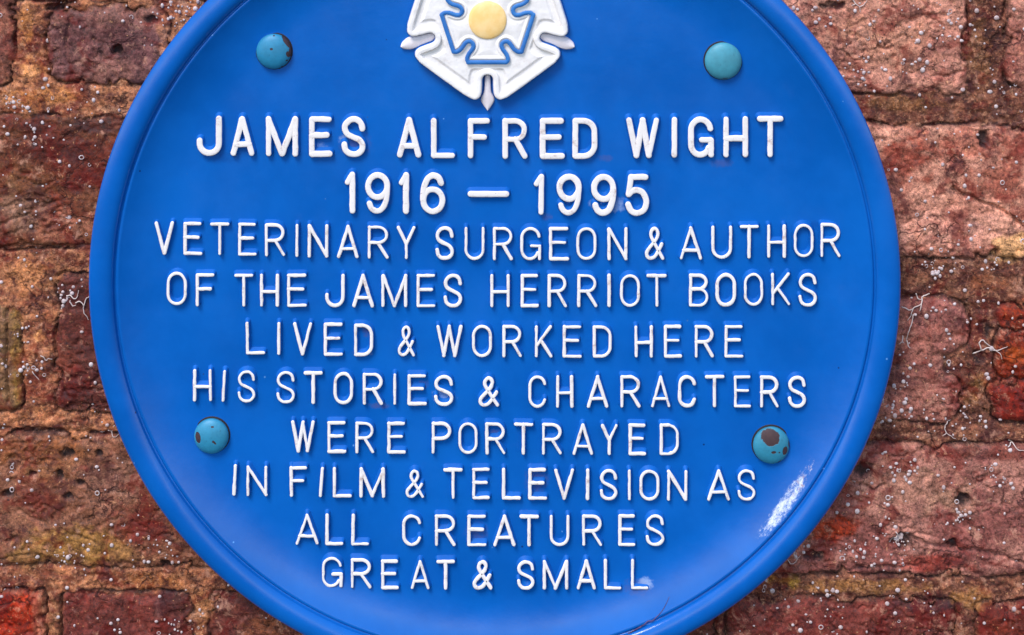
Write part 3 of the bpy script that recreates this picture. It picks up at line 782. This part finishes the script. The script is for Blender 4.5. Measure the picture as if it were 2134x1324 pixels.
def grid_part(name, mask, hh, mat, skirt=None):
    idx = -np.ones(mask.shape, dtype=np.int64)
    q = mask[:-1, :-1] & mask[1:, :-1] & mask[1:, 1:] & mask[:-1, 1:]
    use = np.zeros(mask.shape, dtype=bool)
    for a, b in ((slice(None, -1), slice(None, -1)), (slice(1, None), slice(None, -1)), (slice(1, None), slice(1, None)), (slice(None, -1), slice(1, None))):
        use[a, b] |= q
    idx[use] = np.arange(use.sum())
    px = RC[0] + gx[use]; py = RC[1] - gy[use]
    v = np.stack([(px - CX0) * S, YF - hh[use] * S, (662 - py) * S], -1)
    f = np.stack([idx[:-1, :-1][q], idx[:-1, 1:][q], idx[1:, 1:][q], idx[1:, :-1][q]], -1)
    return mesh_obj(name, v, f.tolist(), mat, rose, ro)
grid_part('outer_petals', (do < 1.2) & (di > -1.0), np.maximum(h_out, -1), M_rose)
grid_part('petal_outline', (np.abs(di) < 4.9), h_tr, M_trim)
grid_part('inner_petals', (di < 0.5), h_in, M_rose)
# blue foot under the rose, so that the cast edge reads as paint over a blue wall
grid_part('rose_base', (do < 3.2), np.where(do > -6, (HB - 3.5) * sstep(3.4, -0.6, do), HB - 6.0) - 0.4, M_flank)
prof = [(39.5 * math.sin(t), HB + 5.0 + 6.5 * math.cos(t)) for t in np.linspace(0.08, math.pi / 2, 14)] + [(39.7, HB + 2.0), (39.7, HB - 2.0)]
v, f = lathe(prof, 64, RC, True)
mesh_obj('seed_head', v, f, M_yellow, rose)
for k in range(5):                                                # the five sepals between the petals
    a = math.radians(-90 + 72 * k)
    if k == 0: shp = [(118, 4.2), (125, 5.6), (150, 6.6), (158, 9), (167, 12.6), (174, 12.0), (182, 7.5), (189, 2.5), (191, 0.8)]
    else: shp = [(116, 5.0), (126, 8.4), (146, 9.4), (160, 11.5), (172, 11.5), (181, 8.5), (187, 5.0), (190, 1.2)]
    ax = (math.cos(a), math.sin(a)); la = (-math.sin(a), math.cos(a))
    v, f = [], []
    sm = crom(shp, 4); nn = len(sm)
    cols = [(-1.12, -0.5), (-1, 5.0), (-.82, 6.4), (-.35, 7.2), (0, 8.0), (.35, 7.2), (.82, 6.4), (1, 5.0), (1.12, -0.5)]
    for (r, l) in sm:
        for c, hh in cols:
            v.append(W(RC[0] + ax[0] * r + la[0] * l * c, RC[1] - ax[1] * r - la[1] * l * c, hh))
    m = len(cols)
    for i in range(nn - 1):
        for j in range(m - 1):
            f.append((i * m + j, i * m + j + 1, (i + 1) * m + j + 1, (i + 1) * m + j))
    f.append(tuple(range(m))); f.append(tuple(range((nn - 1) * m, nn * m))[::-1])
    mesh_obj('sepal', v, f, M_sepal, rose)

# ------------------------------------------------------------------ bolts
def bolt_material(name, c, chips):
    """chips: (x, y up, rx, ry, turn) in units of the head's radius"""
    n = NT(name); co = n.coord(); x, _, z = n.xyz(co)
    jit = n.math('MULTIPLY', n.math('SUBTRACT', n.noise(co, 420, 3, 0.6), 0.5), 0.9)
    tot = None
    for (px, pz, rx, rz, ang) in chips:
        ca, sa = math.cos(math.radians(ang)), math.sin(math.radians(ang))
        dx = n.math('SUBTRACT', x, px); dz = n.math('SUBTRACT', z, pz)
        u = n.math('DIVIDE', n.math('ADD', n.math('MULTIPLY', dx, ca), n.math('MULTIPLY', dz, sa)), rx)
        v = n.math('DIVIDE', n.math('SUBTRACT', n.math('MULTIPLY', dz, ca), n.math('MULTIPLY', dx, sa)), rz)
        r2 = n.math('ADD', n.math('MULTIPLY', u, u), n.math('MULTIPLY', v, v))
        mk = n.ramp(n.math('ADD', r2, jit), 0.85, 1.08, 1, 0)
        tot = mk if tot is None else n.math('MAXIMUM', tot, mk)
    base = n.mix(n.ramp(n.noise(co, 160, 4, 0.6), 0.3, 0.7), lin(*c), lin(*[q * 0.9 for q in c]))
    base = n.mix(n.ramp(n.noise(co, 700, 3, 0.6), 0.66, 0.74, 0, 0.4), base, lin(24, 70, 90))
    rust = n.mix(n.noise(co, 300, 3), lin(40, 26, 36), lin(74, 48, 46))
    if tot is not None:
        base = n.mix(tot, base, rust)
        n.set('Roughness', n.math('ADD', 0.52, n.math('MULTIPLY', tot, 0.2)))
        n.bump(n.math('ADD', n.math('MULTIPLY', tot, -0.8), n.math('MULTIPLY', n.noise(co, 500, 3), 0.25)), 0.5, 0.0006)
    n.set('Base Color', base)
    return n.m
BOLTS = [
    (571, 107, 36.5, (34, 128, 168), 'turquoise bolt head with its paint flaked off along one edge', [(30, 20, 20, 5.5, -52), (37, 2, 4.5, 15, 0), (31, -4, 4.2, 6.5, 20), (-3, 8.5, 3.2, 2.4, 0), (28, -17, 2.4, 1.6, 0), (18, -31, 2.2, 1.8, 0), (1, 34, 2, 1.4, 0)]),
    (1507, 127, 38.5, (66, 144, 164), 'unchipped pale turquoise bolt head', [(3, -34, 6, 0.9, 0)]),
    (441, 908, 36, (42, 134, 170), 'turquoise bolt head with one oval brown chip', [(-26, 1, 6.0, 11.5, 8), (4, 24, 3.2, 1.6, 0), (9, -7, 5.6, 1.8, -55), (6, -5, 2, 2.6, 0)]),
    (1607, 927, 38, (46, 132, 160), 'turquoise bolt head with large dark chips', [(-3, 21, 20, 16, -6), (27, -7, 5.6, 9.5, -8), (3, -8, 5, 2.8, 5), (15, -9, 2, 1.6, 0), (17, -34, 6, 4, 30), (38, 2, 3, 9, 10)]),
]
for bx, by, R, colr, lab, chips in BOLTS:
    bx, by = CX + (bx - CX) * 0.9990, CY + (by - CY) * 0.9990    # heads stand proud of the face
    fh = float(cove(np.hypot(bx - PC[0], by - PC[1])))
    cap = [(R * math.sin(t), fh + 5 + 15 * math.cos(t)) for t in np.linspace(0.07, math.pi / 2 - 0.10, 16)]
    cap += [(R, fh + 4.5), (R - 0.6, fh + 2.0)]
    v, f = lathe(cap, 72, (bx, by), True)
    o = mesh_obj('bolt_head', v, f, bolt_material('turquoise_bolt_paint', colr, [(a * S, b * S, c * S, d * S, e) for a, b, c, d, e in chips]), plaque, W(bx, by, fh))
    o['label'] = lab
    v, f = lathe([(R + 2.6, fh - 0.3), (R + 2.0, fh + 0.8), (R - 1.0, fh + 1.4), (R - 4, fh + 1.4)], 72, (bx, by))
    mesh_obj('gap_ring', v, f, M_gap, o)  # dark ring painted for the shaded, dirty gap around the head

# ------------------------------------------------------------------ crack in the paint at the foot of the plaque
def tube3(acc, pts, rad, seg=6, taper=True):
    P = [Vector(p) for p in pts]; n = len(P); v, f = [], []
    for i, p in enumerate(P):
        t = (P[min(i + 1, n - 1)] - P[max(i - 1, 0)]).normalized()
        u = t.cross(Vector((0, 1, 0)));
        if u.length < 1e-6: u = t.cross(Vector((1, 0, 0)))
        u.normalize(); w_ = t.cross(u)
        r = rad * (1 - 0.6 * (i / (n - 1)) ** 2 if taper else 1)
        for k in range(seg):
            a = 2 * math.pi * k / seg
            v.append(tuple(p + (u * math.cos(a) + w_ * math.sin(a)) * r))
    for i in range(n - 1):
        for k in range(seg):
            k2 = (k + 1) % seg
            f.append((i * seg + k, i * seg + k2, (i + 1) * seg + k2, (i + 1) * seg + k))
    f.append(tuple(range(seg))[::-1]); f.append(tuple(range((n - 1) * seg, n * seg)))
    acc.add(v, f)
ac = Acc()
cp = crom([(1395, 1245), (1388, 1258), (1378, 1272), (1366, 1283), (1358, 1289), (1350, 1290), (1341, 1297), (1326, 1306), (1308, 1316)], 4)
tube3(ac, [W(x, y, float(cove(math.hypot(x - PC[0], (y - PC[1]) / OVAL))) + 0.15) for x, y in [(CX + (a - CX) * 0.9945, CY + (b - CY) * 0.9945) for a, b in cp[::-1]]], 1.2 * S, 6)
mesh_obj('paint_crack', ac.v, ac.f, M_crack, plaque)

# ------------------------------------------------------------------ pale specks on the bricks
def wall_h(xs, ys):
    return wall_fields(np.asarray(xs, float), np.asarray(ys, float))[0]
rng = np.random.default_rng(12)
N = 13000
sx = rng.uniform(-700, 2850, N); sy = rng.uniform(-500, 1850, N)
dens = 0.08 + 1.15 * sstep(-0.02, 0.42, fbm(sx / 60, sy / 60, 201, 3)) + 0.10 * sstep(1500, 1900, sx)
keep = (rng.uniform(0, 1, N) < dens * 1.15) & (np.hypot(sx - PC[0], sy - PC[1]) > 800)
sx, sy = sx[keep], sy[keep]
# a few of them gather in clots
kx, ky = [], []
for cx_, cy_, n_, sp in ((400, 25, 26, 26), (350, 40, 12, 18), (70, 265, 30, 34), (20, 215, 16, 14), (150, 1165, 22, 20), (330, 1140, 18, 22), (1785, 1150, 18, 22), (1870, 1150, 22, 26), (1890, 985, 22, 24), (2010, 890, 16, 20),
                         (1876, 850, 24, 24), (2080, 555, 8, 10), (1960, 570, 12, 14), (1945, 545, 10, 18), (1790, 150, 16, 18), (1980, 70, 20, 34), (2070, 990, 14, 18), (1730, 1235, 12, 18), (2000, 1080, 20, 18), (1660, 1150, 8, 10), (1870, 1128, 12, 14), (60, 770, 16, 16), (130, 620, 14, 14), (350, 1300, 14, 26), (1880, 800, 10, 12)):
    kx += list(rng.normal(cx_, sp, n_)); ky += list(rng.normal(cy_, sp * 0.7, n_))
sx = np.concatenate([sx, kx]); sy = np.concatenate([sy, ky])
sh = wall_h(sx, sy)
acc = Acc()
def bead_mesh(nl, ns):
    v = []; f = []
    for i in range(nl + 1):
        t = (math.pi / 2 + 0.5) * i / nl
        if i == 0: v.append((0, 0, 1)); continue
        for k in range(ns):
            a = 2 * math.pi * k / ns
            v.append((math.sin(t) * math.cos(a), math.sin(t) * math.sin(a), math.cos(t)))
    for k in range(ns): f.append((0, 1 + k, 1 + (k + 1) % ns))
    for i in range(1, nl):
        for k in range(ns):
            k2 = (k + 1) % ns
            f.append((1 + (i - 1) * ns + k, 1 + i * ns + k, 1 + i * ns + k2, 1 + (i - 1) * ns + k2))
    return np.array(v), f
def ring_mesh(R, r, nr=10, ns=5):
    v = []; f = []
    for k in range(nr):
        a = 2 * math.pi * k / nr
        for j in range(ns):
            b = 2 * math.pi * j / ns
            v.append(((R + r * math.cos(b)) * math.cos(a), (R + r * math.cos(b)) * math.sin(a), r * math.sin(b)))
    for k in range(nr):
        for j in range(ns):
            f.append((k * ns + j, ((k + 1) % nr) * ns + j, ((k + 1) % nr) * ns + (j + 1) % ns, k * ns + (j + 1) % ns))
    return np.array(v), f
BV, BF = bead_mesh(4, 9); RV, RF = ring_mesh(1.0, 0.26)
all_v, all_f, off = [], [], 0
for i in range(len(sx)):
    r = 1.7 + 3.4 * rng.uniform() ** 2.1
    ring = rng.uniform() < 0.12 and r > 2.1
    V0, F0 = (RV, RF) if ring else (BV, BF)
    sq = rng.uniform(.8, 1.2, 2)
    v = V0 * np.array((r * sq[0], r * sq[1], r * 0.55))
    X, Y, Z = wall_world(sx[i] + v[:, 0], sy[i] - v[:, 1], sh[i] + 0.15 * r + v[:, 2])
    all_v.append(np.stack([X, Y, Z], -1)); all_f += [tuple(q + off for q in ff) for ff in F0]; off += len(v)
specks = mesh_obj('lichen_specks', np.concatenate(all_v), all_f, M_speck, None, (0, 0, 0))
tag(specks, 'tiny pale lichen specks and rings dotted over the bricks and mortar', 'lichen', None, 'stuff')

# ------------------------------------------------------------------ pale threads clinging to the wall
def A3(u, v): return (1800 + u / 3.311, 500 + v / 3.31)
def A2(u, v): return (u / 3.31, 500 + v / 3.31)
THREADS = [
    ('longest forked pale thread, running down the purple brick beside the rim',
     [[A3(455, 375), A3(432, 392), A3(405, 402), A3(395, 440), A3(340, 465), A3(322, 520), A3(300, 556)], [A3(362, 374), A3(376, 408), A3(398, 414)], [A3(395, 440), A3(382, 486)],
      [A3(258, 458), A3(290, 468), A3(312, 480), A3(338, 468)], [A3(338, 510), A3(326, 580), A3(302, 640), A3(296, 694)], [A3(268, 660), A3(262, 700), A3(240, 716)], [A3(296, 694), A3(306, 730), A3(320, 745)]], 1.75),
    ('tangled pale thread bridging the mortar beside the orange brick', [[A3(760, 802), A3(815, 772), A3(800, 718), A3(830, 700), A3(870, 738), A3(935, 780), A3(952, 822)], [A3(815, 772), A3(865, 750), A3(900, 770), A3(960, 742), A3(985, 730)]], 1.7),
    ('short curled pale thread over a dark hollow low on the brick wall', [[(1866, 1107), (1871, 1117), (1862, 1124), (1857, 1131)], [(1871, 1117), (1876, 1126), (1868, 1133), (1874, 1140)]], 1.5),
    ('farthest thread from the plaque, on the upper edge of the long purple brick', [[(2101, 933), (2112, 927), (2119, 936), (2128, 938), (2146, 937)], [(2112, 927), (2104, 922)]], 1.5),
    ('curly pale thread on the dark brick, touching the rim of the plaque', [[A2(455, 392), A2(485, 386), A2(512, 408), A2(534, 392), A2(540, 350)], [A2(520, 436), A2(548, 424), A2(574, 446), A2(578, 488), A2(598, 530), A2(612, 552)], [A2(580, 452), A2(592, 412), A2(616, 388)], [A2(478, 430), A2(500, 460), A2(522, 452)]], 1.7),
    ('wispy pale thread on the mortar course beside the chipped bolt', [[(1976, 881), (1971, 894), (1974, 906), (1984, 912), (1993, 918)], [(1974, 906), (1966, 912)]], 1.3),
    ('branching pale thread at the top of the pinkish brick', [[(1774, -4), (1783, 8), (1790, 14), (1793, 26)], [(1790, 14), (1800, 10), (1806, 0)], [(1783, 8), (1774, 12)]], 1.4),
    ('hair-thin pale thread hooked below the rim over shadowed brick', [[(1641, 1166), (1647, 1173), (1655, 1171), (1661, 1164), (1667, 1156)]], 1.2),
    ('short pale thread in the mortar joint beside a narrow cracked brick', [[(84, 742), (91, 746), (95, 753), (101, 748), (108, 750)], [(66, 776), (72, 785), (80, 794)]], 1.4),
    ('small bent pale thread where the rim crosses the mortar above the pitted brick', [[(225, 898), (231, 906), (238, 912), (246, 909)], [(231, 906), (233, 899)]], 1.3),
]
for lab, paths, rad in THREADS:
    acc = Acc()
    for pth in paths:
        q = np.array(crom(pth, 6))
        q[:, 0] += 0.9 * vnoise(np.arange(len(q)) / 2.0, q[:, 1] * 0 + .3, 5); q[:, 1] += 0.9 * vnoise(np.arange(len(q)) / 2.0, q[:, 1] * 0 + .3, 9)
        hh = wall_h(q[:, 0], q[:, 1])
        hs = np.convolve(np.pad(hh, 3, mode='edge'), np.ones(7) / 7, 'valid'); hs = np.maximum(hs, hh) + 2.2
        X, Y, Z = wall_world(q[:, 0], q[:, 1], hs)
        tube3(acc, list(zip(X, Y, Z)), 0.74 * rad * S, 6)
    o = mesh_obj('cobweb_thread', acc.v, acc.f, M_thread)
    tag(o, lab, 'cobweb', 'pale threads clinging to the bricks')

for o in scene.objects:
    if '_o' in o: del o['_o']
